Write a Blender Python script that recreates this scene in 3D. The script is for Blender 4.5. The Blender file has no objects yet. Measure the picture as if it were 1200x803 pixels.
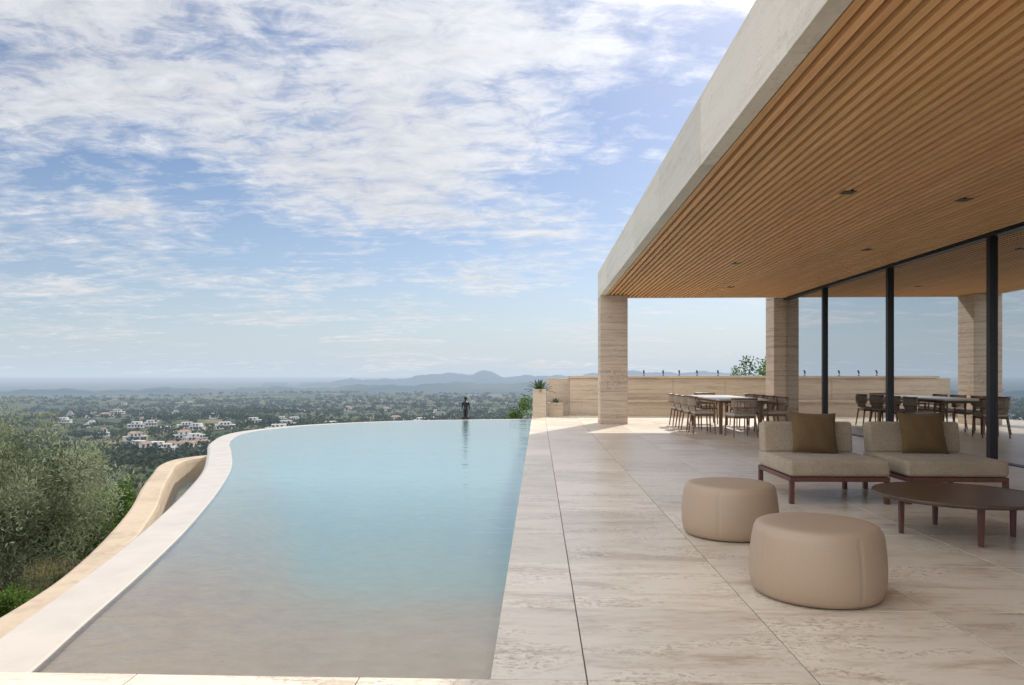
import bpy, bmesh, math, random
import numpy as np
from mathutils import Vector, Matrix
random.seed(7); rng=np.random.default_rng(11)
scene=bpy.context.scene
scene.view_settings.view_transform='Standard'; scene.view_settings.look='None'
scene.view_settings.exposure=0; scene.view_settings.gamma=1
SUN_AZ=math.radians(24); SUN_EL=math.radians(40)

# ------------------------------------------------------------ node helpers
class NT:
    def __init__(s,tree): s.t=tree; s.n=tree.nodes; s.l=tree.links
    def add(s,typ,**kw):
        nd=s.n.new(typ)
        for k,v in kw.items(): setattr(nd,k,v)
        return nd
    def link(s,a,b): s.l.new(a,b)
    def math(s,op,a,b=None,c=None,clamp=False):
        nd=s.n.new('ShaderNodeMath'); nd.operation=op; nd.use_clamp=clamp
        for i,v in enumerate((a,b,c)):
            if v is None: continue
            if isinstance(v,(int,float)): nd.inputs[i].default_value=v
            else: s.l.new(v,nd.inputs[i])
        return nd.outputs[0]
    def mix(s,f,a,b,mode='MIX'):
        nd=s.n.new('ShaderNodeMix'); nd.data_type='RGBA'; nd.blend_type=mode
        for idx,v in ((0,f),(6,a),(7,b)):
            if isinstance(v,(int,float)): nd.inputs[idx].default_value=v
            elif isinstance(v,(tuple,list)): nd.inputs[idx].default_value=(*v[:3],1)
            else: s.l.new(v,nd.inputs[idx])
        return nd.outputs[2]
    def ramp(s,f,pts):
        nd=s.n.new('ShaderNodeValToRGB'); e=nd.color_ramp.elements
        while len(e)<len(pts): e.new(0.5)
        for el,(p,c) in zip(e,pts):
            el.position=p
            el.color=(c,c,c,1) if isinstance(c,(int,float)) else (*c,1)
        s.l.new(f,nd.inputs[0]); return nd.outputs[0]
    def noise(s,vec,scale,detail=4,rough=.5,dist=0):
        nd=s.n.new('ShaderNodeTexNoise'); nd.inputs['Scale'].default_value=scale
        nd.inputs['Detail'].default_value=detail; nd.inputs['Roughness'].default_value=rough
        nd.inputs['Distortion'].default_value=dist
        if vec is not None: s.l.new(vec,nd.inputs['Vector'])
        return nd.outputs[0]
    def mapping(s,vec,scale=(1,1,1),rot=(0,0,0),loc=(0,0,0)):
        nd=s.n.new('ShaderNodeMapping'); nd.inputs['Scale'].default_value=scale
        nd.inputs['Rotation'].default_value=rot; nd.inputs['Location'].default_value=loc
        s.l.new(vec,nd.inputs['Vector']); return nd.outputs[0]

def new_mat(name):
    m=bpy.data.materials.new(name); m.use_nodes=True
    nt=NT(m.node_tree); b=m.node_tree.nodes['Principled BSDF']
    return m,nt,b
def bump(nt,b,h,strength=.3,dist=.01):
    nd=nt.add('ShaderNodeBump'); nd.inputs['Strength'].default_value=strength
    nd.inputs['Distance'].default_value=dist
    nt.link(h,nd.inputs['Height']); nt.link(nd.outputs[0],b.inputs['Normal'])
def simple(name,col,rough=.6,metal=0,nscale=30,var=.15,bstr=.15,bdist=.003,mapsc=(1,1,1)):
    m,nt,b=new_mat(name)
    tc=nt.add('ShaderNodeTexCoord').outputs['Object']
    v=nt.mapping(tc,mapsc)
    n=nt.noise(v,nscale,4,.6)
    c2=tuple(max(0,x*(1-var)) for x in col); c1=tuple(min(1,x*(1+var)) for x in col)
    nt.link(nt.ramp(n,[(.3,c2),(.7,c1)]),b.inputs['Base Color'])
    b.inputs['Roughness'].default_value=rough; b.inputs['Metallic'].default_value=metal
    bump(nt,b,n,bstr,bdist)
    return m

def travertine(name,light,dark,streak=(1.2,10,10),rough=.42,tile=False,pits=.8,sc=1.0,bstr=.25,dist=.5):
    m,nt,b=new_mat(name)
    pos=nt.add('ShaderNodeNewGeometry').outputs['Position']
    if tile:
        at=nt.add('ShaderNodeAttribute'); at.attribute_name='tint'
        sep=nt.add('ShaderNodeSeparateColor'); nt.link(at.outputs['Color'],sep.inputs[0])
        off=nt.add('ShaderNodeCombineXYZ')
        nt.link(nt.math('MULTIPLY',sep.outputs[1],40),off.inputs[0])
        nt.link(nt.math('MULTIPLY',sep.outputs[2],40),off.inputs[1])
        va=nt.add('ShaderNodeVectorMath',operation='ADD'); nt.link(pos,va.inputs[0]); nt.link(off.outputs[0],va.inputs[1])
        pos=va.outputs[0]
    v=nt.mapping(pos,streak)
    n1=nt.noise(v,.8*sc,6,.62,dist)
    n2=nt.noise(v,5*sc,4,.65,.3)
    big=nt.noise(nt.mapping(pos,(.8,1.9,1.2)),1.5,3,.55,1.0)
    f=nt.math('ADD',nt.math('MULTIPLY',n1,.65),nt.math('MULTIPLY',n2,.35))
    mid=tuple(a*.6+c*.4 for a,c in zip(light,dark))
    col=nt.ramp(f,[(.38,dark),(.46,mid),(.54,light)])
    pv=nt.mapping(pos,tuple(min(x,1)*1.0 if x<2 else x*.28 for x in streak))
    p=nt.noise(pv,26*sc,3,.7)
    patch=nt.ramp(big,[(.48,0),(.62,1)])
    pit=nt.math('MULTIPLY',nt.ramp(p,[(.53,0),(.58,1)]),nt.math('ADD',nt.math('MULTIPLY',patch,.85),.05))
    pit=nt.math('MULTIPLY',pit,pits)
    wh=nt.math('MULTIPLY',nt.ramp(nt.noise(pv,11*sc,4,.7),[(.50,0),(.58,1)]),patch)
    col=nt.mix(nt.math('MULTIPLY',wh,.6*min(1,pits+.1)),col,tuple(min(1,x*1.22) for x in light))
    col=nt.mix(pit,col,tuple(x*.62 for x in dark))
    if tile:
        k=nt.math('ADD',nt.math('MULTIPLY',sep.outputs[0],.20),.90)
        cc=nt.add('ShaderNodeCombineColor')
        for i in range(3): nt.link(k,cc.inputs[i])
        col=nt.mix(1.0,col,cc.outputs[0],'MULTIPLY')
    nt.link(col,b.inputs['Base Color'])
    nt.link(nt.math('ADD',nt.math('MULTIPLY',f,.35),rough-.17),b.inputs['Roughness'])
    h=nt.math('SUBTRACT',nt.math('MULTIPLY',n2,.3),pit)
    bump(nt,b,h,bstr,.004)
    return m

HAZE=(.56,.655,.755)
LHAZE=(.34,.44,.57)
def hazed(name,colfn,L=5600,transl=0,maxf=1.0,near=LHAZE,far=(.56,.64,.74),L2=17000):  # aerial haze painted in: glowing haze colour replaces the surface with distance
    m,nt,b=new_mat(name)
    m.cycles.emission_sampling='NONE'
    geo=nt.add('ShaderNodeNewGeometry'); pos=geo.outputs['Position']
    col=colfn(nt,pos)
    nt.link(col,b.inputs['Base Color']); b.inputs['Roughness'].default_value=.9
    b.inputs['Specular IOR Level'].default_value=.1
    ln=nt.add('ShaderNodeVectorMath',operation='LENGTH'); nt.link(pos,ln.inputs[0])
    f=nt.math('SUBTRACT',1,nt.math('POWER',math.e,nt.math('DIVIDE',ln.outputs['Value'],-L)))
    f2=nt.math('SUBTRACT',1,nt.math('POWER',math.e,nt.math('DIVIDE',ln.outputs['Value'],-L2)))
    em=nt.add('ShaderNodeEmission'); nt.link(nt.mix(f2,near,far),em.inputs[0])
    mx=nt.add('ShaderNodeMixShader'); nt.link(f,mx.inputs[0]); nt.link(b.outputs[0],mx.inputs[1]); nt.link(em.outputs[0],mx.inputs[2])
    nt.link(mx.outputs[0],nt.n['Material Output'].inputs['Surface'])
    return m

# ------------------------------------------------------------ mesh helpers
def link(o,parent=None):
    scene.collection.objects.link(o)
    if parent: o.parent=parent
    return o
def empty(name,loc=(0,0,0),rot=0):
    o=bpy.data.objects.new(name,None); o.location=loc; o.rotation_euler=(0,0,rot); return link(o)
class MB:
    def __init__(s): s.v=[];s.f=[];s.m=[];s.t=[]
    def box(s,x0,x1,y0,y1,z0,z1,mat=0,M=None,taper=None,tint=None):
        b=len(s.v); pts=[]
        for z in (z0,z1):
            tx=ty=0
            if taper and z==z0: tx=(x1-x0)/2*(1-taper); ty=(y1-y0)/2*(1-taper)
            pts+= [(x0+tx,y0+ty,z),(x1-tx,y0+ty,z),(x1-tx,y1-ty,z),(x0+tx,y1-ty,z)]
        if M: pts=[tuple(M@Vector(p)) for p in pts]
        s.v+=pts
        for f in ((0,3,2,1),(4,5,6,7),(0,1,5,4),(1,2,6,5),(2,3,7,6),(3,0,4,7)):
            s.f.append([b+i for i in f]); s.m.append(mat)
        s.t+=[tint or (.5,.5,.5)]*8
    def tube(s,p0,p1,r0,r1,mat=0,n=8,cap=True):
        p0=Vector(p0);p1=Vector(p1);d=(p1-p0).normalized()
        a=d.orthogonal().normalized(); c=d.cross(a); b=len(s.v)
        for p,r in ((p0,r0),(p1,r1)):
            for i in range(n):
                t=2*math.pi*i/n; s.v.append(tuple(p+(a*math.cos(t)+c*math.sin(t))*r))
        for i in range(n):
            j=(i+1)%n; s.f.append([b+i,b+j,b+n+j,b+n+i]); s.m.append(mat)
        if cap:
            s.f.append([b+i for i in range(n)][::-1]); s.m.append(mat)
            s.f.append([b+n+i for i in range(n)]); s.m.append(mat)
        s.t+=[(.5,.5,.5)]*(2*n)
    def lathe(s,prof,mat=0,n=48,c=(0,0)):
        b=len(s.v)
        for r,z in prof:
            for i in range(n):
                t=2*math.pi*i/n; s.v.append((c[0]+r*math.cos(t),c[1]+r*math.sin(t),z)); s.t.append((.5,.5,.5))
        for k in range(len(prof)-1):
            for i in range(n):
                j=(i+1)%n; s.f.append([b+k*n+i,b+k*n+j,b+(k+1)*n+j,b+(k+1)*n+i]); s.m.append(mat)
    def obj(s,name,mats,parent=None,bevel=0,smooth=False,tint=False,seg=2,loc=None,rot=0):
        me=bpy.data.meshes.new(name); me.from_pydata(s.v,[],s.f); me.update()
        for m in mats: me.materials.append(m)
        me.polygons.foreach_set('material_index',s.m)
        if smooth: me.polygons.foreach_set('use_smooth',[True]*len(s.f))
        if tint:
            a=me.color_attributes.new('tint','FLOAT_COLOR','POINT')
            arr=np.ones((len(s.v),4),dtype=np.float32); arr[:,:3]=np.array(s.t); a.data.foreach_set('color',arr.ravel())
        o=bpy.data.objects.new(name,me); link(o,parent)
        if loc: o.location=loc
        o.rotation_euler[2]=rot
        if bevel:
            bm=o.modifiers.new('bevel','BEVEL'); bm.width=bevel; bm.segments=seg; bm.limit_method='ANGLE'
        return o
def grid_obj(name,P,mat,parent=None,smooth=True,closed=False):
    P=np.asarray(P,dtype=float); n,m=P.shape[:2]
    idx=np.arange(n*m).reshape(n,m); 
    if closed: idx=np.concatenate([idx,idx[:,:1]],axis=1)
    f=np.stack([idx[:-1,:-1],idx[1:,:-1],idx[1:,1:],idx[:-1,1:]],-1).reshape(-1,4)
    me=bpy.data.meshes.new(name); me.from_pydata(P.reshape(-1,3).tolist(),[],f.tolist()); me.update()
    me.materials.append(mat)
    if smooth: me.polygons.foreach_set('use_smooth',[True]*len(me.polygons))
    o=bpy.data.objects.new(name,me); return link(o,parent)
def quads_obj(name,V,cols,mat,parent=None,k=4):
    N=V.shape[0]; me=bpy.data.meshes.new(name)
    me.vertices.add(N*k); me.vertices.foreach_set('co',V.astype(np.float32).ravel())
    me.loops.add(N*k); me.loops.foreach_set('vertex_index',np.arange(N*k,dtype=np.int32))
    me.polygons.add(N); me.polygons.foreach_set('loop_start',np.arange(0,N*k,k,dtype=np.int32))
    me.polygons.foreach_set('loop_total',np.full(N,k,dtype=np.int32))
    me.update(); me.validate()
    a=me.color_attributes.new('tint','FLOAT_COLOR','POINT')
    c=np.ones((N,k,4),dtype=np.float32); c[:,:,:3]=cols[:,None,:]; a.data.foreach_set('color',c.ravel())
    me.materials.append(mat)
    o=bpy.data.objects.new(name,me); return link(o,parent)
def unit(n):
    v=rng.normal(size=(n,3)); return v/np.linalg.norm(v,axis=1,keepdims=True)
def leaves(C,length,width,up=.3,outward=None):
    n=len(C); d=unit(n); d[:,2]+=up
    if outward is not None: d+=outward
    d/=np.linalg.norm(d,axis=1,keepdims=True)
    s=np.cross(d,unit(n)); s/=np.linalg.norm(s,axis=1,keepdims=True)
    L=(length*rng.uniform(.7,1.3,n))[:,None]; W=(width*rng.uniform(.7,1.3,n))[:,None]
    return np.stack([C,C+d*L*.5+s*W*.5,C+d*L,C+d*L*.5-s*W*.5],1)

# ------------------------------------------------------------ materials
M_deck=travertine('travertine_tiles',(.68,.595,.485),(.475,.38,.285),streak=(1.5,6,6),tile=True,rough=.33,pits=.75,dist=.9,bstr=.18)
M_grout=simple('grout',(.20,.165,.13),.9)
M_wall=travertine('travertine_wall',(.54,.44,.33),(.37,.28,.20),streak=(.7,.7,14),rough=.6,pits=.6)
M_col=travertine('travertine_column',(.56,.455,.35),(.32,.25,.18),streak=(.6,.6,17),rough=.6,pits=.9,bstr=.5)
M_fascia=travertine('travertine_fascia',(.64,.58,.50),(.52,.465,.39),streak=(1,.6,9),rough=.65,pits=.35,tile=True)
M_rim=simple('pool_rim_stone',(.50,.44,.375),.25,0,3,.07,.1,.002)
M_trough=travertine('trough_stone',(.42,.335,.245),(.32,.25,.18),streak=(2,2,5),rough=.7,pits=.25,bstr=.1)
M_black=simple('black_metal',(.015,.015,.017),.4,.3,20,.1,.05)
M_dwood=simple('dark_stained_wood',(.10,.035,.025),.45,0,6,.35,.2,.002,(8,1,1))
M_table=simple('coffee_table_top',(.075,.045,.032),.35,0,5,.4,.15,.002,(1,6,1))
M_teak=simple('teak_wood',(.16,.09,.05),.5,0,8,.3,.2,.002,(1,1,6))
M_interior=simple('interior_plaster',(.35,.31,.27),.8)
M_roofcore=simple('roof_render',(.30,.28,.26),.9)
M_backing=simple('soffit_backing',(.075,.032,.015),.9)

def mk_fabric(name,c,scale=260,b_=.5):
    m,nt,b=new_mat(name); tc=nt.add('ShaderNodeTexCoord').outputs['Object']
    n=nt.noise(tc,scale,2,.7); big=nt.noise(tc,4,3,.5)
    f=nt.math('ADD',nt.math('MULTIPLY',n,.75),nt.math('MULTIPLY',big,.25))
    nt.link(nt.ramp(f,[(.36,tuple(x*.62 for x in c)),(.62,tuple(min(1,x*1.22) for x in c))]),b.inputs['Base Color'])
    b.inputs['Roughness'].default_value=.95; b.inputs['Specular IOR Level'].default_value=.15
    b.inputs['Sheen Weight'].default_value=.1
    h=nt.math('ADD',nt.math('MULTIPLY',n,.15),nt.math('MULTIPLY',big,1.0))
    bump(nt,b,h,b_,.02); return m
M_fabric=mk_fabric('woven_upholstery',(.35,.285,.21),110)
M_pillow=mk_fabric('ochre_pillow_fabric',(.13,.085,.04))
M_cushion=mk_fabric('dining_cushion_fabric',(.42,.37,.31))
M_cord=simple('woven_cord',(.33,.27,.21),.9)
M_leather=simple('pouf_leather',(.36,.262,.18),.48,0,140,.05,.12,.001)

M_slat,nt,b=new_mat('soffit_wood')
pos=nt.add('ShaderNodeNewGeometry').outputs['Position']
g=nt.noise(nt.mapping(pos,(30,.8,30)),1.5,4,.6,.4)
at=nt.add('ShaderNodeAttribute'); at.attribute_name='tint'
base=nt.ramp(g,[(.3,(.66,.345,.15)),(.7,(.84,.49,.235))])
nt.link(nt.mix(1,base,at.outputs['Color'],'MULTIPLY'),b.inputs['Base Color']); b.inputs['Roughness'].default_value=.5

M_glass=bpy.data.materials.new('facade_glass'); M_glass.use_nodes=True
nt=NT(M_glass.node_tree); nt.n.remove(nt.n['Principled BSDF'])
tr=nt.add('ShaderNodeBsdfTransparent'); tr.inputs[0].default_value=(.62,.68,.68,1)
gl=nt.add('ShaderNodeBsdfGlossy'); gl.inputs['Roughness'].default_value=0.0; gl.inputs[0].default_value=(.93,.97,1,1)
fr=nt.add('ShaderNodeFresnel'); fr.inputs[0].default_value=1.6
f=nt.math('ADD',nt.math('MULTIPLY',fr.outputs[0],.5),.62,clamp=True)
mx=nt.add('ShaderNodeMixShader'); nt.link(f,mx.inputs[0]); nt.link(tr.outputs[0],mx.inputs[1]); nt.link(gl.outputs[0],mx.inputs[2])
nt.link(mx.outputs[0],nt.n['Material Output'].inputs[0])

M_water=bpy.data.materials.new('pool_water'); M_water.use_nodes=True
nt=NT(M_water.node_tree); nt.n.remove(nt.n['Principled BSDF'])
pos=nt.add('ShaderNodeNewGeometry').outputs['Position']
w1=nt.noise(nt.mapping(pos,(1,1.5,1),rot=(0,0,.5)),1.5,3,.55,.5)
w2=nt.noise(nt.mapping(pos,(1,1.8,1),rot=(0,0,-.3)),10,2,.5,.2)
hh=nt.math('ADD',w1,nt.math('MULTIPLY',w2,.20))
bp=nt.add('ShaderNodeBump'); bp.inputs['Strength'].default_value=.5; bp.inputs['Distance'].default_value=.035
nt.link(hh,bp.inputs['Height'])
fr=nt.add('ShaderNodeFresnel'); fr.inputs[0].default_value=1.42; nt.link(bp.outputs[0],fr.inputs['Normal'])
tr=nt.add('ShaderNodeBsdfTransparent'); tr.inputs[0].default_value=(.97,.99,.99,1)
df=nt.add('ShaderNodeBsdfDiffuse'); df.inputs[0].default_value=(.42,.645,.675,1)
sp=nt.add('ShaderNodeSeparateXYZ'); nt.link(pos,sp.inputs[0])
mr=nt.add('ShaderNodeMapRange'); nt.link(sp.outputs[1],mr.inputs[0]); mr.inputs[1].default_value=3.8; mr.inputs[2].default_value=9.0; mr.inputs[3].default_value=.0; mr.inputs[4].default_value=.42
mx0=nt.add('ShaderNodeMixShader'); nt.link(mr.outputs[0],mx0.inputs[0]); nt.link(tr.outputs[0],mx0.inputs[1]); nt.link(df.outputs[0],mx0.inputs[2])
gl=nt.add('ShaderNodeBsdfGlossy'); gl.inputs['Roughness'].default_value=.015; nt.link(bp.outputs[0],gl.inputs['Normal'])
mx=nt.add('ShaderNodeMixShader'); nt.link(nt.math('ADD',nt.math('MULTIPLY',fr.outputs[0],.98),.05,clamp=True),mx.inputs[0])
nt.link(mx0.outputs[0],mx.inputs[1]); nt.link(gl.outputs[0],mx.inputs[2]); nt.link(mx.outputs[0],nt.n['Material Output'].inputs[0])

M_basin,nt,b=new_mat('pool_basin_depth_tint')
pos=nt.add('ShaderNodeNewGeometry').outputs['Position']
sp=nt.add('ShaderNodeSeparateXYZ'); nt.link(pos,sp.inputs[0])
dep=nt.math('MULTIPLY',sp.outputs[2],-1)
n=nt.noise(pos,1.6,5,.6,.5); depn=nt.math('ADD',dep,nt.math('MULTIPLY',nt.math('SUBTRACT',n,.5),.16))
c=nt.ramp(depn,[(.10,(.62,.49,.36)),(.25,(.59,.52,.41)),(.41,(.45,.59,.55)),(.66,(.34,.58,.60))])  # beach stone; turquoise below is water's light absorption painted in by depth
n3=nt.noise(pos,7,4,.6)
c=nt.mix(.5,c,nt.ramp(n3,[(.3,.4),(.7,.6)]),'OVERLAY')
nt.link(c,b.inputs['Base Color']); b.inputs['Roughness'].default_value=.8

def leafmat(name,c1,c2,tr=.35):
    m=bpy.data.materials.new(name); m.use_nodes=True
    nt=NT(m.node_tree); nt.n.remove(nt.n['Principled BSDF'])
    at=nt.add('ShaderNodeAttribute'); at.attribute_name='tint'
    sep=nt.add('ShaderNodeSeparateColor'); nt.link(at.outputs['Color'],sep.inputs[0])
    c=nt.mix(sep.outputs[0],c1,c2)
    d=nt.add('ShaderNodeBsdfDiffuse'); t=nt.add('ShaderNodeBsdfTranslucent'); nt.link(c,d.inputs[0]); nt.link(c,t.inputs[0])
    mx=nt.add('ShaderNodeMixShader'); mx.inputs[0].default_value=tr
    nt.link(d.outputs[0],mx.inputs[1]); nt.link(t.outputs[0],mx.inputs[2]); nt.link(mx.outputs[0],nt.n['Material Output'].inputs[0])
    return m
M_olive=leafmat('olive_leaves',(.055,.072,.032),(.40,.44,.29),.36)
M_shrub=leafmat('shrub_leaves',(.03,.06,.012),(.17,.27,.07),.35)
M_grass=leafmat('grass_blades',(.07,.12,.02),(.55,.38,.23))
M_agave=leafmat('agave_leaves',(.05,.09,.05),(.14,.19,.11),.15)
M_bark=simple('bark',(.12,.10,.08),.9,0,12,.4,.6,.02)
M_soil=simple('potting_soil',(.05,.035,.025),.95)

# ------------------------------------------------------------ WORLD
w=bpy.data.worlds.new('World'); scene.world=w; w.use_nodes=True
nt=NT(w.node_tree); bg=w.node_tree.nodes['Background']
sky=nt.add('ShaderNodeTexSky'); sky.sky_type='NISHITA'; sky.sun_disc=False
sky.sun_elevation=SUN_EL; sky.sun_rotation=SUN_AZ; sky.air_density=1.0; sky.dust_density=.8; sky.ozone_density=2.0; sky.altitude=100
tc=nt.add('ShaderNodeTexCoord').outputs['Generated']
nrm=nt.add('ShaderNodeVectorMath',operation='NORMALIZE'); nt.link(tc,nrm.inputs[0]); D=nrm.outputs[0]
sp=nt.add('ShaderNodeSeparateXYZ'); nt.link(D,sp.inputs[0]); Z=sp.outputs[2]
zc=nt.math('ADD',nt.math('MAXIMUM',Z,0),.13)
cb=nt.add('ShaderNodeCombineXYZ'); nt.link(nt.math('DIVIDE',sp.outputs[0],zc),cb.inputs[0]); nt.link(nt.math('DIVIDE',sp.outputs[1],zc),cb.inputs[1])
P=cb.outputs[0]
A=nt.noise(nt.mapping(P,(1,.9,1),rot=(0,0,math.radians(35)),loc=(3.1,1.7,0)),1.0,8,.60,.5)
B=nt.noise(nt.mapping(P,(.6,1.9,1),rot=(0,0,math.radians(-32)),loc=(7.3,2.2,0)),1.2,8,.66,.8)
Cc=nt.noise(nt.mapping(P,(1,1.3,1),loc=(1.3,9.2,0)),8,5,.66,.5)
cov=nt.math('ADD',nt.math('MULTIPLY',A,.60),nt.math('MULTIPLY',B,.40))
cov=nt.math('ADD',cov,nt.math('MULTIPLY',nt.math('SUBTRACT',Cc,.5),.28))
elev=nt.ramp(Z,[(.0,0.0),(.14,.25),(.28,.75),(.46,.9)])
cov=nt.math('ADD',cov,nt.math('MULTIPLY',nt.math('SUBTRACT',elev,.5),.13))
mask=nt.ramp(cov,[(.45,0),(.51,.38),(.56,.82),(.62,1)])
sunv=(math.sin(SUN_AZ)*math.cos(SUN_EL),math.cos(SUN_AZ)*math.cos(SUN_EL),math.sin(SUN_EL))
dt=nt.add('ShaderNodeVectorMath',operation='DOT_PRODUCT'); nt.link(D,dt.inputs[0]); dt.inputs[1].default_value=sunv
gl=nt.math('POWER',nt.math('MAXIMUM',dt.outputs['Value'],0),10)
skyc=nt.mix(1,sky.outputs[0],(.88,.91,1.0),'MULTIPLY')
side_fill=nt.add('ShaderNodeMapRange'); side_fill.interpolation_type='SMOOTHSTEP'; nt.link(sp.outputs[1],side_fill.inputs[0])  # added fill: unseen sky beside and behind the camera brightened to light the deck
side_fill.inputs[1].default_value=.68; side_fill.inputs[2].default_value=-.2; side_fill.inputs[3].default_value=0; side_fill.inputs[4].default_value=1
thick=nt.ramp(A,[(.42,1.0),(.62,.0)])
lum=nt.math('ADD',nt.math('MULTIPLY',gl,4.5),nt.math('ADD',nt.math('MULTIPLY',Cc,3.2),nt.math('ADD',nt.math('MULTIPLY',thick,1.3),5.7)))
lum=nt.math('ADD',lum,nt.math('MULTIPLY',side_fill.outputs[0],14))
cc=nt.add('ShaderNodeCombineColor')
nt.link(lum,cc.inputs[0]); nt.link(nt.math('MULTIPLY',lum,1.01),cc.inputs[1]); nt.link(nt.math('MULTIPLY',lum,1.045),cc.inputs[2])
mask=nt.math('MAXIMUM',mask,nt.math('MULTIPLY',side_fill.outputs[0],.75))
hz=nt.ramp(Z,[(.0,1),(.03,.8),(.12,.25),(.3,0)])
col=nt.mix(hz,skyc,tuple(x*10.5 for x in HAZE))
col=nt.mix(nt.math('MULTIPLY',mask,.93),col,cc.outputs[0])
below=nt.ramp(nt.math('ADD',Z,.5),[(.497,1),(.508,0)])
col=nt.mix(below,col,tuple(x*10.5 for x in HAZE))
nt.link(col,bg.inputs[0]); bg.inputs[1].default_value=.10

sd=bpy.data.lights.new('sun','SUN'); sd.energy=4.6; sd.angle=math.radians(1.5); sd.color=(1,.93,.83)
so=bpy.data.objects.new('sun',sd); link(so); so.rotation_euler=Vector(sunv).to_track_quat('Z','Y').to_euler(); so.location=(10,30,40)

# ------------------------------------------------------------ TERRAIN
ks=[(rng.uniform(0,2*math.pi),rng.uniform(.6,1.6),rng.uniform(0,6.28)) for _ in range(14)]
def wav(x,y,wl):
    s=0
    for a,k,p in ks: s=s+np.sin((x*math.cos(a)+y*math.sin(a))*k*2*math.pi/wl+p)
    return s/len(ks)*2
def height(x,y):
    r=np.sqrt(x*x+y*y)
    z=np.interp(r,[0,11,14,22,40,100,330,900,1800,2600,3400,4200,6000,60000],[-1.75,-1.75,-2.0,-3.6,-9,-27,-58,-66,-86,-92,-88,-120,-130,-130])
    z=z+wav(x,y,14)*.15*np.clip((r-6)/10,0,1)
    z=z+wav(x,y,260)*6*np.clip((r-60)/300,0,1)*np.clip((5000-r)/1500,0,1)
    z=z+wav(x+500,y,1300)*14*np.clip((r-500)/900,0,1)*np.clip((4600-r)/1200,0,1)
    return z
rr=np.concatenate([np.linspace(.5,14,14),np.geomspace(15.2,60000,190)])
th=np.concatenate([np.linspace(-60,60,420),np.linspace(61.5,298.5,120)])*math.pi/180
R,T=np.meshgrid(rr,th,indexing='ij'); X=R*np.sin(T); Y=R*np.cos(T)
def terr(nt,pos):
    a=nt.noise(pos,.004,6,.65,.5); b2=nt.noise(pos,.6,4,.6); c2=nt.noise(pos,.02,4,.6)
    col=nt.ramp(a,[(.38,(.028,.045,.018)),(.5,(.05,.065,.027)),(.6,(.15,.13,.07)),(.7,(.22,.17,.10))])
    col=nt.mix(nt.math('MULTIPLY',nt.ramp(c2,[(.45,0),(.6,1)]),.5),col,(.04,.07,.018))
    return nt.mix(nt.math('MULTIPLY',nt.ramp(b2,[(.4,0),(.6,1)]),.35),col,(.10,.08,.05))
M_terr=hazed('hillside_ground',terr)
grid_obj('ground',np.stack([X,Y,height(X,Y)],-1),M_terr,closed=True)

def mount(nt,pos):
    a=nt.noise(pos,.0012,5,.6); return nt.ramp(a,[(.4,(.03,.05,.035)),(.6,(.09,.09,.06))])
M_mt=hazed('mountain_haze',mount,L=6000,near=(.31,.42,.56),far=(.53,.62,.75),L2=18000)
def ridge(name,r0,ang0,ang1,hfun,depth):
    a=np.linspace(ang0,ang1,260)*math.pi/180
    top=np.array([hfun(math.degrees(t)) for t in a])
    rows=[]
    for k,(dr,fz) in enumerate([(-depth,0),(-depth*.6,.35),(-depth*.3,.72),(0,1),(depth*.5,.5),(depth,0)]):
        rr_=r0+dr+ (rng.normal(size=260)*depth*.02 if 0<k<5 else 0)
        zz=-130+(top+130)*fz
        rows.append(np.stack([rr_*np.sin(a),rr_*np.cos(a),zz],-1))
    return grid_obj(name,np.array(rows),M_mt)
def fn(t,seed,amp):
    return amp*(math.sin(t*.9+seed)+.6*math.sin(t*2.3+seed*2)+.35*math.sin(t*5.1+seed*3)+.2*math.sin(t*11.7+seed)+.1*math.sin(t*23+seed*5))
def bell(t,c,w): return math.exp(-((t-c)/w)**2)
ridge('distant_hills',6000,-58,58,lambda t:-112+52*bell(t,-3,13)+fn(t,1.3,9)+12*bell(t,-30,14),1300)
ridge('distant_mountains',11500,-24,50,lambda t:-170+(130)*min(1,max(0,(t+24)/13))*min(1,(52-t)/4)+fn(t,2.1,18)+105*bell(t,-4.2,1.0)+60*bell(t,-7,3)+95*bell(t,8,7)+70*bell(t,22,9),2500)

def tree_mass(name,n,rmin,rmax,a0,a1,q,size,mat,keep=None):
    u=rng.uniform(0,1,n); r=rmin*(rmax/rmin)**u; a=np.radians(rng.uniform(a0,a1,n))
    x=r*np.sin(a); y=r*np.cos(a)
    dens=wav(x,y,330)+rng.normal(size=n)*.35
    k=dens>-.45; x=x[k];y=y[k];r=r[k]
    n=len(x); h=size*rng.uniform(.5,1.5,n)*np.clip(.75+r/2500,0,1.7); wd=h*rng.uniform(.9,1.8,n)
    z=height(x,y)
    d=unit(n*q).reshape(n,q,3); d[:,:,2]=np.abs(d[:,:,2])*1.1-.25
    lump=1+.25*np.sin(d[:,:,0]*5+x[:,None])*np.sin(d[:,:,1]*4+y[:,None])
    rad=rng.uniform(.65,1.05,(n,q))*lump
    C=np.stack([x[:,None]+d[:,:,0]*rad*wd[:,None]*.5,y[:,None]+d[:,:,1]*rad*wd[:,None]*.5,z[:,None]+h[:,None]*(.45+.5*d[:,:,2]*rad)],-1).reshape(-1,3)
    s=np.repeat(h,q)*.30*rng.uniform(.6,1.3,n*q)
    dd=d.reshape(-1,3)+unit(n*q)*.6; dd/=np.linalg.norm(dd,axis=1,keepdims=True)
    t1=np.cross(dd,unit(n*q)); t1/=np.linalg.norm(t1,axis=1,keepdims=True); t2=np.cross(dd,t1)
    V=np.stack([C+t1*s[:,None]*.6,C+t2*s[:,None]*.5,C-t1*s[:,None]*.6,C-t2*s[:,None]*.5],1)
    tone=np.clip(np.repeat(rng.uniform(0,1,n),q)*.6+rng.uniform(0,.4,n*q),0,1)
    return quads_obj(name,V,np.stack([tone]*3,1),mat)
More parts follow.
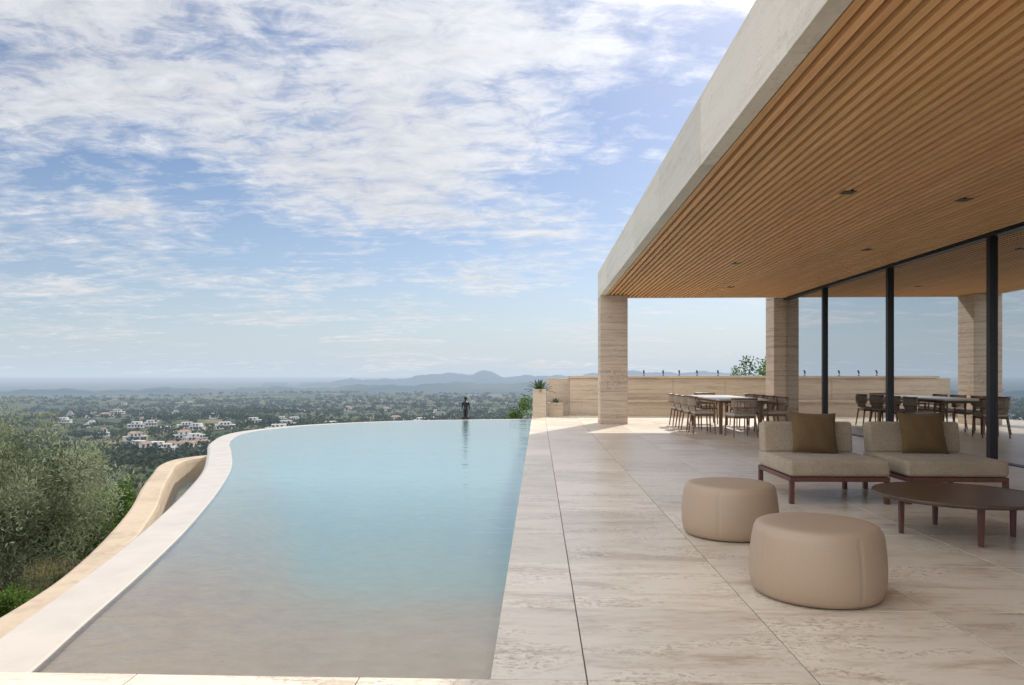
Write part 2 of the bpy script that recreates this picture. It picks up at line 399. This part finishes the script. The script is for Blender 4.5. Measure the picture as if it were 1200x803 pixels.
def tcol(nt,pos):
    at=nt.add('ShaderNodeAttribute'); at.attribute_name='tint'
    return nt.mix(at.outputs['Fac'],(.013,.024,.009),(.055,.07,.028))
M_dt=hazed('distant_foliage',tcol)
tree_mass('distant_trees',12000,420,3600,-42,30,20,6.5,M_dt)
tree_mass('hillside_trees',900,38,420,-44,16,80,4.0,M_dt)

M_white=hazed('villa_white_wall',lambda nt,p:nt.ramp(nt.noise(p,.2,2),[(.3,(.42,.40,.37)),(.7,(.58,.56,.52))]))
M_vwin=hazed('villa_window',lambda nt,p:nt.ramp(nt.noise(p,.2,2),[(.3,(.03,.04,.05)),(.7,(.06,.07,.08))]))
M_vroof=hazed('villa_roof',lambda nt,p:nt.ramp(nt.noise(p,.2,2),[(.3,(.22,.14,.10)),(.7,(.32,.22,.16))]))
def villa(x,y,s,rot,kind):
    z=float(height(np.array(x),np.array(y)))-1
    m=MB(); L=s*random.uniform(.8,1.3); Dp=s*.45
    m.box(-L/2,L/2,-Dp/2,Dp/2,0,4.6,0)
    m.box(-L*.28,L*.30,-Dp*.42,Dp*.42,4.6,8.0,0)
    m.box(-L/2-.6,L/2+.6,-Dp/2-.8,Dp/2+.4,4.4,4.9,0)
    nw=int(L/3.5)
    for i in range(nw):
        xx=-L/2+1.2+i*(L-1.5)/nw
        m.box(xx,xx+2.1,-Dp/2-.1,-Dp/2+.1,1.6,3.9,1)
    for i in range(max(2,int(nw*.5))):
        xx=-L*.26+i*(L*.5)/max(2,int(nw*.5))+.4
        m.box(xx,xx+1.8,-Dp*.42-.1,-Dp*.42+.1,5.2,7.2,1)
    if kind:
        b=len(m.v); a=L*.32; c=Dp*.5
        m.v+=[(-a,-c,8),(a,-c,8),(a,c,8),(-a,c,8),(-a*.6,0,10),(a*.6,0,10)]; m.t+=[(.5,.5,.5)]*6
        for f in ((0,1,5,4),(2,3,4,5),(1,2,5),(3,0,4)): m.f.append([b+i for i in f]); m.m.append(2)
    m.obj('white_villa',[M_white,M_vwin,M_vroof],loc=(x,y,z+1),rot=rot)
for i in range(74):
    if i<26: r=random.uniform(640,1050); a=random.uniform(-30,-18)
    elif i<50: r=random.uniform(900,2300); a=random.uniform(-36,-6)
    else: r=random.uniform(900,2800); a=random.uniform(-34,2)
    a=math.radians(a)
    villa(r*math.sin(a),r*math.cos(a),random.uniform(11,24),-a+random.uniform(-.5,.5),i%3==2)

# ------------------------------------------------------------ POOL
ctrl=[(-2.05,2.3),(-2.17,3.0),(-2.33,3.65),(-2.62,4.84),(-2.98,6.14),(-3.58,8.04),(-4.27,9.97),(-5.1,11.9),(-6.0,13.96),(-6.5,16.0),(-6.16,17.8),(-5.24,19.1),(-3.6,20.25),(-1.74,20.85),(-.2,21.2)]
def catmull(P,n):
    P=[np.array(p,float) for p in P]; P=[2*P[0]-P[1]]+P+[2*P[-1]-P[-2]]; out=[]
    for i in range(1,len(P)-2):
        for k in range(n):
            t=k/n; a,b_,c,d=P[i-1:i+3]
            out.append(.5*((2*b_)+(-a+c)*t+(2*a-5*b_+4*c-d)*t*t+(-a+3*b_-3*c+d)*t**3))
    out.append(P[-2]); return np.array(out)
crv=catmull(ctrl,12)
tg=np.gradient(crv,axis=0); tg/=np.linalg.norm(tg,axis=1,keepdims=True)
nrm2=np.stack([-tg[:,1],tg[:,0]],1)
pool=empty('infinity_pool')
def strip(name,prof,mat,c=crv,nn=nrm2,smooth=False):
    rows=[]
    for off,z in prof:
        p=c+nn*off; rows.append(np.concatenate([p,np.full((len(p),1),z)],1))
    return grid_obj(name,np.array(rows),mat,pool,smooth=smooth)
strip('rim',[(0.001,-.06),(0.001,-.036),(.02,-.026),(.34,-.04),(.38,-.07),(.46,-1.3),(.5,-3.2)],M_rim)
strip('basin_curved_wall',[(0,-1.0),(0,-.055)],M_basin)
cols=36
def zfl(y): return np.interp(y,[2.9,3.6,4.6,6.0,8.5,30],[-.13,-.18,-.27,-.43,-.62,-.70])
def fill(zf,off=0.0,edge=False):
    rows=[]
    for (x,y),(nx,ny) in zip(crv,nrm2):
        x0=x+nx*off; y0=y+ny*off; t=np.linspace(0,1,cols)**1.6; xs=x0+(-.2+off-x0)*t
        z=zf(np.full(cols,y0))
        if edge:
            k=np.clip((xs-x0)/1.3,0,1); k=k*k*(3-2*k); z=-.06+(z+.06)*k
        rows.append(np.stack([xs,np.full(cols,y0),z],-1))
    return np.array(rows)[:, ::-1]
grid_obj('basin_floor',fill(zfl,0,True),M_basin,pool)
grid_obj('water',fill(lambda y:np.full_like(y,-.031),.006),M_water,pool)
mb=MB()
mb.box(-.2,.2,2.0,21.3,-1.7,-.04,0); mb.obj('basin_side_wall',[M_basin],pool)
tc_=catmull([(-3.5,1.0),(-3.56,3.0),(-3.8,5.06),(-4.2,6.57),(-5.1,8.86),(-6.0,10.8),(-6.7,12.4),(-7.2,13.6),(-7.35,14.5),(-7.1,15.2),(-6.6,15.6)],12)
tgt=np.gradient(tc_,axis=0); tgt/=np.linalg.norm(tgt,axis=1,keepdims=True); tn=np.stack([-tgt[:,1],tgt[:,0]],1)
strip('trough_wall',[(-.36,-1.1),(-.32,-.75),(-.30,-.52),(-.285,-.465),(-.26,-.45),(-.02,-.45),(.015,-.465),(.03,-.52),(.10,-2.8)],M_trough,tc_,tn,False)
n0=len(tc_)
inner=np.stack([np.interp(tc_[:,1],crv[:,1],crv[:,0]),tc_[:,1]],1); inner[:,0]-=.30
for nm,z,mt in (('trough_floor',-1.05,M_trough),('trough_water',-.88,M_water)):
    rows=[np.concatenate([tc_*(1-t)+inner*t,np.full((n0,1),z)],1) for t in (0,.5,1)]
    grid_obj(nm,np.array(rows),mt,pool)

# ------------------------------------------------------------ DECK
dk=MB(); g=.003
def tile(x0,x1,y0,y1,zt=0):
    dk.box(x0+g,x1-g,y0+g,y1-g,zt-.03,zt+random.uniform(-.0006,.0006),0,tint=(random.random(),random.random(),random.random()))
ys=[2.98+.93*i for i in range(-8,22)]
for j,y0 in enumerate(ys[:-1]):
    y1=ys[j+1]
    if y0>2.9: tile(-.2,.2,y0+(0),y1)
    else: tile(-.74,.2,y0,y1)
    for i in range(7):
        tile(.2+.94*i,.2+.94*(i+1),y0,y1)
for j,y0 in enumerate(ys[:-1]):
    if y0<2.9:
        for i in range(8): tile(-.74-.94*(i+1),-.74-.94*i,y0,ys[j+1])
dko=dk.obj('travertine_deck',[M_deck],bevel=.0015,tint=True,seg=1)
gb=MB(); gb.box(-.195,6.77,2.97,22.9,-.05,-.012); gb.box(-8.2,6.77,-4.4,2.972,-2.5,-.0125); gb.obj('deck_bed',[M_grout],dko)
gb=MB(); gb.box(.2,6.77,3,22.95,-2.5,-.051); gb.obj('deck_substructure',[M_grout],dko)

# ------------------------------------------------------------ HOUSE
house=empty('modern_house')
YE=19.38
m=MB()
y=YE
while y>-5:
    y2=y-2.45
    m.box(1.58,1.72,y2+.004,y-.004,3.30,3.98,0,tint=(random.random(),random.random(),random.random())); y=y2
x=1.72
while x<14.5:
    m.box(x+.004,x+2.44,YE-.14,YE,3.30,3.98,0,tint=(random.random(),random.random(),random.random())); x+=2.45
m.obj('fascia',[M_fascia],house,bevel=.004,tint=True)
m=MB(); m.box(1.60,15,-5,YE-.02,3.40,3.96,0); m.obj('roof_slab',[M_roofcore],house)
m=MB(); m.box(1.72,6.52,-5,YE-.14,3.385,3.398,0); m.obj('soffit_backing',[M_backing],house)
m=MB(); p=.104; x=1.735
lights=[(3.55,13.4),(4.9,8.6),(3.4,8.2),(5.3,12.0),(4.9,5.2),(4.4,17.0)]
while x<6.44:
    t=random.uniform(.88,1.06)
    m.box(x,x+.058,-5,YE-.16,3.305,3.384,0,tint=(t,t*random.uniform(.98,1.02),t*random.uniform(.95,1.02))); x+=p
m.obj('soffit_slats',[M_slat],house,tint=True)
m=MB()
for lx,ly in lights: m.box(lx,lx+.14,ly,ly+.14,3.298,3.384,0)
m.obj('recessed_spots',[M_black],house)
m=MB(); m.box(1.58,2.28,18.64,19.34,-.1,3.299,0); m.obj('column',[M_col],house,bevel=.006)
m=MB(); m.box(6.28,6.80,19.6,20.3,-.1,3.30,0); m.box(6.28,15,19.42,20.3,3.31,3.9,0);m.obj('pier',[M_col],house,bevel=.006)
GX=6.62; my=[19.58,17.0,13.9,10.82,7.72,4.62,1.52,-1.6,-4.7]
m=MB()
for yy in my[1:]:
    m.box(GX-.07,GX+.0,yy-.045,yy+.045,0.0,3.26,0); m.box(GX+.012,GX+.09,yy-.045,yy+.045,.0,3.26,0)
m.box(GX-.09,GX+.11,-5,19.6,3.262,3.384,0); m.box(GX-.09,GX+.11,-5,19.6,-.02,.012,0)
m.obj('window_frames',[M_black],house,bevel=.003)
m=MB(); m.box(6.50,6.53,-5,19.4,3.30,3.384,0); m.obj('soffit_trim',[M_black],house)
m=MB()
for a,b_ in zip(my[:-1],my[1:]): m.box(GX-.012,GX-.004,b_+.046,a-.046,.013,3.262,0)
m.obj('glass_panes',[M_glass],house)
m=MB(); m.box(6.74,14,-5,19.6,-.1,0.0,0); m.obj('interior_floor',[M_wall],house)
m=MB(); m.box(13.0,13.2,-5,19.6,.002,3.39,0); m.box(6.82,13,19.3,19.5,.002,3.39,0); m.box(6.74,13,-5,19.29,3.36,3.397,0); m.box(6.74,13,-5.2,-5.01,.002,3.39,0)
m.obj('interior_walls',[M_interior],house)

M_lamp=bpy.data.materials.new('pendant_glow'); M_lamp.use_nodes=True
b=M_lamp.node_tree.nodes['Principled BSDF']; b.inputs['Emission Color'].default_value=(1,.65,.3,1); b.inputs['Emission Strength'].default_value=14
for (x,y) in ((9.2,12.6),(9.9,12.9),(9.5,11.6)):
    e=empty('pendant_lamp',(x,y,0)); m=MB(); m.tube((0,0,1.98),(0,0,3.35),.006,.006,0,6); m.obj('cord',[M_black],e)
    m=MB(); m.lathe([(0.001,1.84),(.05,1.86),(.075,1.91),(.06,1.96),(.015,1.99),(.001,2.0)],0,16); m.obj('bulb',[M_lamp],e,smooth=True)

m=MB()
x=.98
while x<15:
    m.box(x+.003,min(x+1.6,15)-.003,22.7,23.0,-.5,1.16,0); x+=1.6
m.box(.94,15,22.66,23.04,1.162,1.235,0)
m.box(.27,.975,23.3,23.6,-.5,1.16,0)
m.box(.94,1.24,23.05,23.6,-.5,1.16,0)
m.obj('parapet_wall',[M_wall],bevel=.006)
m=MB(); m.box(2.6,6.2,22.2,22.68,-.01,.42,0); m.box(2.55,6.25,22.15,22.685,.425,.48,0); m.obj('stone_bench',[M_wall],bevel=.006)
def agave(name,x,y,z,s,n=26,par=None):
    m=MB()
    for i in range(n):
        a=i*2.399; el=.25+1.1*(i/n); L=s*(1-.25*i/n); w_=s*.10
        d=Vector((math.cos(a)*math.cos(el),math.sin(a)*math.cos(el),math.sin(el))); sd_=Vector((-math.sin(a),math.cos(a),0)); 
        pts=[]
        for t,wf in ((0,.6),(.3,1),(.65,.75),(1,.02)):
            q=Vector((x,y,z))+d*L*t-Vector((0,0,L*.35*t*t*(1-i/n))); pts.append((q-sd_*w_*wf,q-Vector((0,0,w_*.25)),q+sd_*w_*wf))
        b=len(m.v)
        for tri in pts: m.v+= [tuple(k) for k in tri]; m.t+=[(random.uniform(.1,.9),)*3]*3
        for k in range(3):
            for h_ in range(2): m.f.append([b+3*k+h_,b+3*k+h_+1,b+3*k+h_+4,b+3*k+h_+3]); m.m.append(0)
    m.obj(name,[M_agave],par,smooth=True,tint=True)
def planter(x0,x1,y0,y1,h,ag):
    e=empty('stone_planter'); m=MB(); t=.05
    m.box(x0,x1,y0,y0+t,-.01,h); m.box(x0,x1,y1-t,y1,-.01,h); m.box(x0,x0+t,y0+t+.001,y1-t-.001,-.01,h); m.box(x1-t,x1,y0+t+.001,y1-t-.001,-.01,h)
    m.obj('box',[M_wall],e,bevel=.004)
    m=MB(); m.box(x0+t,x1-t,y0+t,y1-t,0,h-.05); m.obj('soil',[M_soil],e)
    agave('agave',(x0+x1)/2,(y0+y1)/2,h-.06,ag,28,e)
planter(-.17,.23,21.6,22.1,.84,.52)
planter(.30,.74,22.0,22.4,.42,.30)
for x in (2.35,2.75,3.3,3.9,4.4,4.95,5.6):
    e=empty('spot_light',(x,22.85,1.235)); m=MB(); m.tube((0,0,0),(0,0,.09),.010,.010,0,8); m.tube((-.0,-.03,.08),(0,.04,.16),.022,.027,0,10); m.tube((0,0,0),(0,0,.012),.035,.035,0,12); m.obj('fixture',[M_black],e)

e=empty('bronze_sculpture',(-2.15,21.35,0)); m=MB()
m.box(-.10,.10,-.10,.10,-.6,.03)
m.tube((-.03,0,.03),(-.035,0,.25),.03,.04);m.tube((.03,0,.03),(.035,0,.25),.03,.04)
m.tube((0,0,.23),(0,0,.32),.07,.055);m.tube((0,0,.32),(0,0,.45),.055,.085);m.tube((0,0,.45),(0,0,.50),.085,.03);m.tube((0,0,.49),(0,0,.54),.025,.03)
m.lathe([(.002,.52),(.035,.54),(.045,.58),(.035,.62),(.002,.64)],0,12)
m.tube((-.09,0,.46),(-.11,.02,.24),.024,.018);m.tube((.09,0,.46),(.11,.02,.24),.024,.018)
m.obj('figure',[M_black],e,bevel=.004)

# ------------------------------------------------------------ FURNITURE
def lounge(x,y,rot,name='lounge_chair'):
    e=empty(name,(x,y,0),rot); W=.96; Dd=1.0
    m=MB()
    for lx in (.0,W-.045):
        for ly in (.0,Dd-.045): m.box(lx,lx+.045,ly,ly+.045,0,.215)
    m.box(0,W,0,.045,.217,.262); m.box(0,W,Dd-.045,Dd,.217,.262); m.box(0,.045,.047,Dd-.047,.217,.262); m.box(W-.045,W,.047,Dd-.047,.217,.262)
    for k in range(5): m.box(.047,W-.047,.12+.18*k,.18+.18*k,.225,.25)
    m.obj('wood_frame',[M_dwood],e,bevel=.004)
    m=MB(); m.box(-.005,W+.005,-.01,Dd-.0,.265,.425); o=m.obj('seat_cushion',[M_fabric],e,bevel=.04,seg=5,smooth=True)
    T=Matrix.Translation((0,Dd-.20,.42))@Matrix.Rotation(math.radians(-7),4,'X')
    m=MB(); m.box(.0,W,0,.17,.0,.335,0,M=T); m.obj('backrest',[M_fabric],e,bevel=.035,seg=5,smooth=True)
    n=14; s=.225
    T=Matrix.Translation((W*.52,Dd-.30,.43+s*.93))@Matrix.Rotation(math.radians(-17),4,'X')@Matrix.Rotation(random.uniform(-.06,.06),4,'Y')
    mm=MB()
    for sgn in (1,-1):
        b=len(mm.v)
        for i in range(n+1):
            for j in range(n+1):
                u=2*i/n-1; v=2*j/n-1
                sh=1-.08*(1-abs(u)**2)*abs(v)**3; sw=1-.08*(1-abs(v)**2)*abs(u)**3
                t=.085*((1-u**2)**.45*(1-v**2)**.45)
                t+=.006*math.sin(u*9+v*4)*(1-u*u)*(1-v*v)
                mm.v.append(tuple(T@Vector((u*s*1.08*sw,sgn*t,v*s*sh)))); mm.t.append((.5,)*3)
        for i in range(n):
            for j in range(n):
                q=[b+i*(n+1)+j,b+(i+1)*(n+1)+j,b+(i+1)*(n+1)+j+1,b+i*(n+1)+j+1]
                mm.f.append(q if sgn<0 else q[::-1]); mm.m.append(0)
    mm.obj('pillow',[M_pillow],e,smooth=True)
lounge(2.44,7.13,math.radians(0.5)); lounge(3.57,7.16,math.radians(-.5))

def pouf(x,y,rot):
    e=empty('leather_pouf',(x,y,0),rot)
    prof=[(.001,.004),(.31,.004),(.340,.012),(.356,.035),(.366,.08),(.370,.12),(.369,.18),(.364,.25),(.357,.31),(.350,.35),(.345,.370),(.341,.374),(.338,.380),(.331,.392),(.315,.402),(.28,.408),(.18,.411),(.08,.412),(.001,.412)]
    m=MB(); m.lathe(prof,0,192)
    vs=[]
    for (vx,vy,vz) in m.v:
        a=math.atan2(vy,vx); r=math.hypot(vx,vy)
        k=0
        for s_ in range(4):
            da=abs((a-s_*math.pi/2+math.pi)%(2*math.pi)-math.pi)
            k=max(k,math.exp(-(da/.022)**2))
        if .02<vz<.372 and r>.3: r2=r-.005*k+.002*math.sin(a*3+vz*9); vx*=r2/r; vy*=r2/r
        vs.append((vx,vy,vz))
    m.v=vs; m.obj('upholstery',[M_leather],e,smooth=True)
    m=MB(); m.lathe([(.25,-.0),(.25,.006)],0,40); m.obj('base',[M_black],e)
pouf(1.60,4.24,.3); pouf(1.51,5.79,1.1)

e=empty('coffee_table',(3.27,5.80,0)); m=MB()
m.lathe([(.001,.298),(.57,.298),(.592,.305),(.60,.318),(.60,.326),(.596,.331),(.57,.328),(.001,.326)],0,96); m.obj('top',[M_table],e,smooth=False)
m=MB()
for lx,ly in ((-.40,.05),(-.05,-.40),(.40,-.05),(.05,.40)):
    m.box(lx-.02,lx+.02,ly-.02,ly+.02,0,.297,0,taper=.75)
m.box(-.42,.42,-.02+.0,.02,.272,.296); m.box(-.02,.02,-.42,-.021,.272,.296); m.box(-.02,.02,.021,.42,.272,.296)
m.obj('legs',[M_dwood],e,bevel=.003)

def dchair(x,y,rot):
    e=empty('dining_chair',(x,y,0),rot)
    m=MB()
    for sx in (-1,1):
        m.tube((sx*.24,.22,0),(sx*.22,.20,.64),.014,.02); m.tube((sx*.25,-.25,0),(sx*.21,-.19,.45),.014,.02)
        m.tube((sx*.21,-.19,.45),(sx*.255,-.20,.76),.018,.014)
        m.box(sx*.24-.025,sx*.24+.025,-.2,.23,.635,.66)
    m.box(-.22,.22,.17,.20,.38,.42); m.box(-.22,.22,-.2,-.17,.38,.42); m.box(-.22,-.19,-.17,.17,.38,.42); m.box(.19,.22,-.17,.17,.38,.42)
    m.obj('frame',[M_teak],e,bevel=.002)
    m=MB(); m.box(-.24,.24,-.21,.24,.422,.49); m.obj('seat',[M_cushion],e,bevel=.025,seg=4,smooth=True)
    m=MB(); n=12
    pr=[]
    for i in range(n+1):
        t=math.pi*(1.12*i/n-.06); pr.append((-math.cos(t)*.26,-.18-.12*math.sin(t)))
    for i in range(n):
        (x0,y0),(x1,y1)=pr[i],pr[i+1]
        m.tube((x0,y0,.775),(x1,y1,.775),.018,.018,0,8); m.tube((x0,y0,.60),(x1,y1,.60),.012,.012,0,8)
    m.obj('back_rail',[M_teak],e)
    m=MB()
    for i in range(30):
        k=i/30*n; j=int(k); f=k-j; px=pr[j][0]*(1-f)+pr[j+1][0]*f; py=pr[j][1]*(1-f)+pr[j+1][1]*f
        m.tube((px,py,.60),(px,py,.77),.009,.009,0,5,False)
        if 3<i<27: m.tube((px*.85,-.205,.47),(px,py,.60),.008,.008,0,5,False)
    m.obj('cords',[M_cord],e)
e=empty('dining_table',(4.3,17.0,0)); m=MB()
m.box(-.52,.52,-1.65,1.65,.715,.75); m.obj('top',[simple('table_top_stone',(.45,.42,.38),.3,0,6)],e,bevel=.008)
m=MB()
for sx in (-.42,.42):
    for sy in (-1.4,1.4): m.box(sx-.04,sx+.04,sy-.04,sy+.04,0,.66,0,taper=.7)
m.box(-.46,.46,-1.5,1.5,.665,.713); m.obj('legs',[M_teak],e,bevel=.003)
for i in range(4):
    dchair(3.55,15.85+.78*i,math.radians(-90+random.uniform(-5,5))); dchair(5.05,15.85+.78*i,math.radians(90+random.uniform(-5,5)))
dchair(4.12,14.95,math.radians(8)); dchair(4.35,19.0,math.radians(180))

# ------------------------------------------------------------ VEGETATION
def bushy(name,x,y,z,h,wd,nclump,nleaf,ll,lw,mat,trunk=True,seed=0,up=.3):
    e=empty(name,(x,y,z)); r_=random.Random(seed)
    m=MB()
    def br(p,d,L,r,dep):
        q=p+d*L; m.tube(p,q,r,r*.65,0,7,False)
        if dep==0: return
        for k in range(3 if dep>1 else 2):
            nd=(d+Vector((r_.gauss(0,.55),r_.gauss(0,.55),r_.gauss(.1,.3)))).normalized()
            br(q,nd,L*r_.uniform(.62,.8),r*.62,dep-1)
    for k in range(3):
        br(Vector((r_.uniform(-.1,.1),r_.uniform(-.1,.1),-.1)),Vector((r_.gauss(0,.35),r_.gauss(0,.35),1)).normalized(),h*.24,h*.03,3)
    m.obj('trunk',[M_bark],e)
    lr=np.random.default_rng(seed+5)
    cl=[]
    while len(cl)<nclump:
        v=lr.normal(size=3); v/=np.linalg.norm(v); rad=lr.uniform(.2,1)**.5
        v=v*rad; 
        lump=1+.26*math.sin(v[0]*6+seed)*math.cos(v[1]*5+seed*2)+.16*math.sin(v[2]*9)
        cl.append((v[0]*wd/2*lump,v[1]*wd/2*lump,h*.53+v[2]*h*.42*lump))
    cl=np.array(cl)
    cs=lr.uniform(.045,.085,nclump)*wd
    idx=lr.integers(0,nclump,nleaf)
    off=np.clip(lr.normal(size=(nleaf,3)),-1.7,1.7)*cs[idx][:,None]*.7; off[:,2]*=1.4
    C=cl[idx]+off
    out=off/ (np.linalg.norm(off,axis=1,keepdims=True)+1e-6)
    V=leaves(C,ll,lw,up,out*.7)
    tone=np.clip(lr.uniform(0,1,nclump)[idx]**1.3*.65+lr.uniform(0,.35,nleaf),0,1)
    quads_obj('crown',V,np.stack([tone]*3,1),mat,e); return e
bushy('olive_tree',-8.35,10.9,-2.1,2.6,2.9,200,50000,.08,.02,M_olive,seed=3,up=.5)
bushy('olive_tree',-12.2,13.4,-2.9,2.9,3.2,160,24000,.08,.022,M_olive,seed=9,up=.5)
bushy('shrub',-9.9,16.4,-2.9,1.6,1.5,90,14000,.07,.035,M_shrub,seed=4)
bushy('shrub',-11.4,18.9,-3.9,2.2,2.4,110,14000,.08,.04,M_shrub,seed=14)
bushy('shrub',-8.4,13.4,-2.1,.7,1.2,60,8000,.05,.025,M_shrub,seed=24)
bushy('shrub',-6.4,8.2,-1.75,.45,.9,40,5000,.04,.02,M_shrub,seed=25)
bushy('shrub',-.8,26.5,-4.0,4.15,2.0,110,16000,.09,.045,M_shrub,seed=31)
bushy('pine_tree',8.5,28.0,-4.2,6.1,3.2,180,30000,.14,.05,M_shrub,seed=41)

n=36000
x=rng.uniform(-17,-3.7,n); y=rng.uniform(1,20,n)
lim=np.interp(y,tc_[:,1],tc_[:,0])-.15; k=(x<lim); x=x[k]; y=y[k]; n=len(x)
cl=wav(x,y,3.2); dry=np.clip(.45+.5*wav(x+40,y,5)+rng.normal(size=n)*.15,0,1)
hgt=(.12+.16*np.clip(cl+.4,0,1.6))*rng.uniform(.5,1.5,n)
C=np.stack([x,y,height(x,y)-.02],-1); d=unit(n)*.45; d[:,2]=1
s=unit(n)*.006; s[:,2]=0
V=np.stack([C-s,C+s,C+d*hgt[:,None]],1)
quads_obj('grass',V,np.stack([dry]*3,1),M_grass,k=3)

# ------------------------------------------------------------ CAMERA
cd=bpy.data.cameras.new('camera'); cam=bpy.data.objects.new('camera',cd); link(cam)
cam.location=(0,0,1.25); cam.rotation_euler=(math.radians(90),0,math.atan(31/850))
cd.lens=25.5; cd.sensor_width=36; cd.shift_y=38.5/1200; cd.clip_start=.05; cd.clip_end=120000
scene.camera=cam
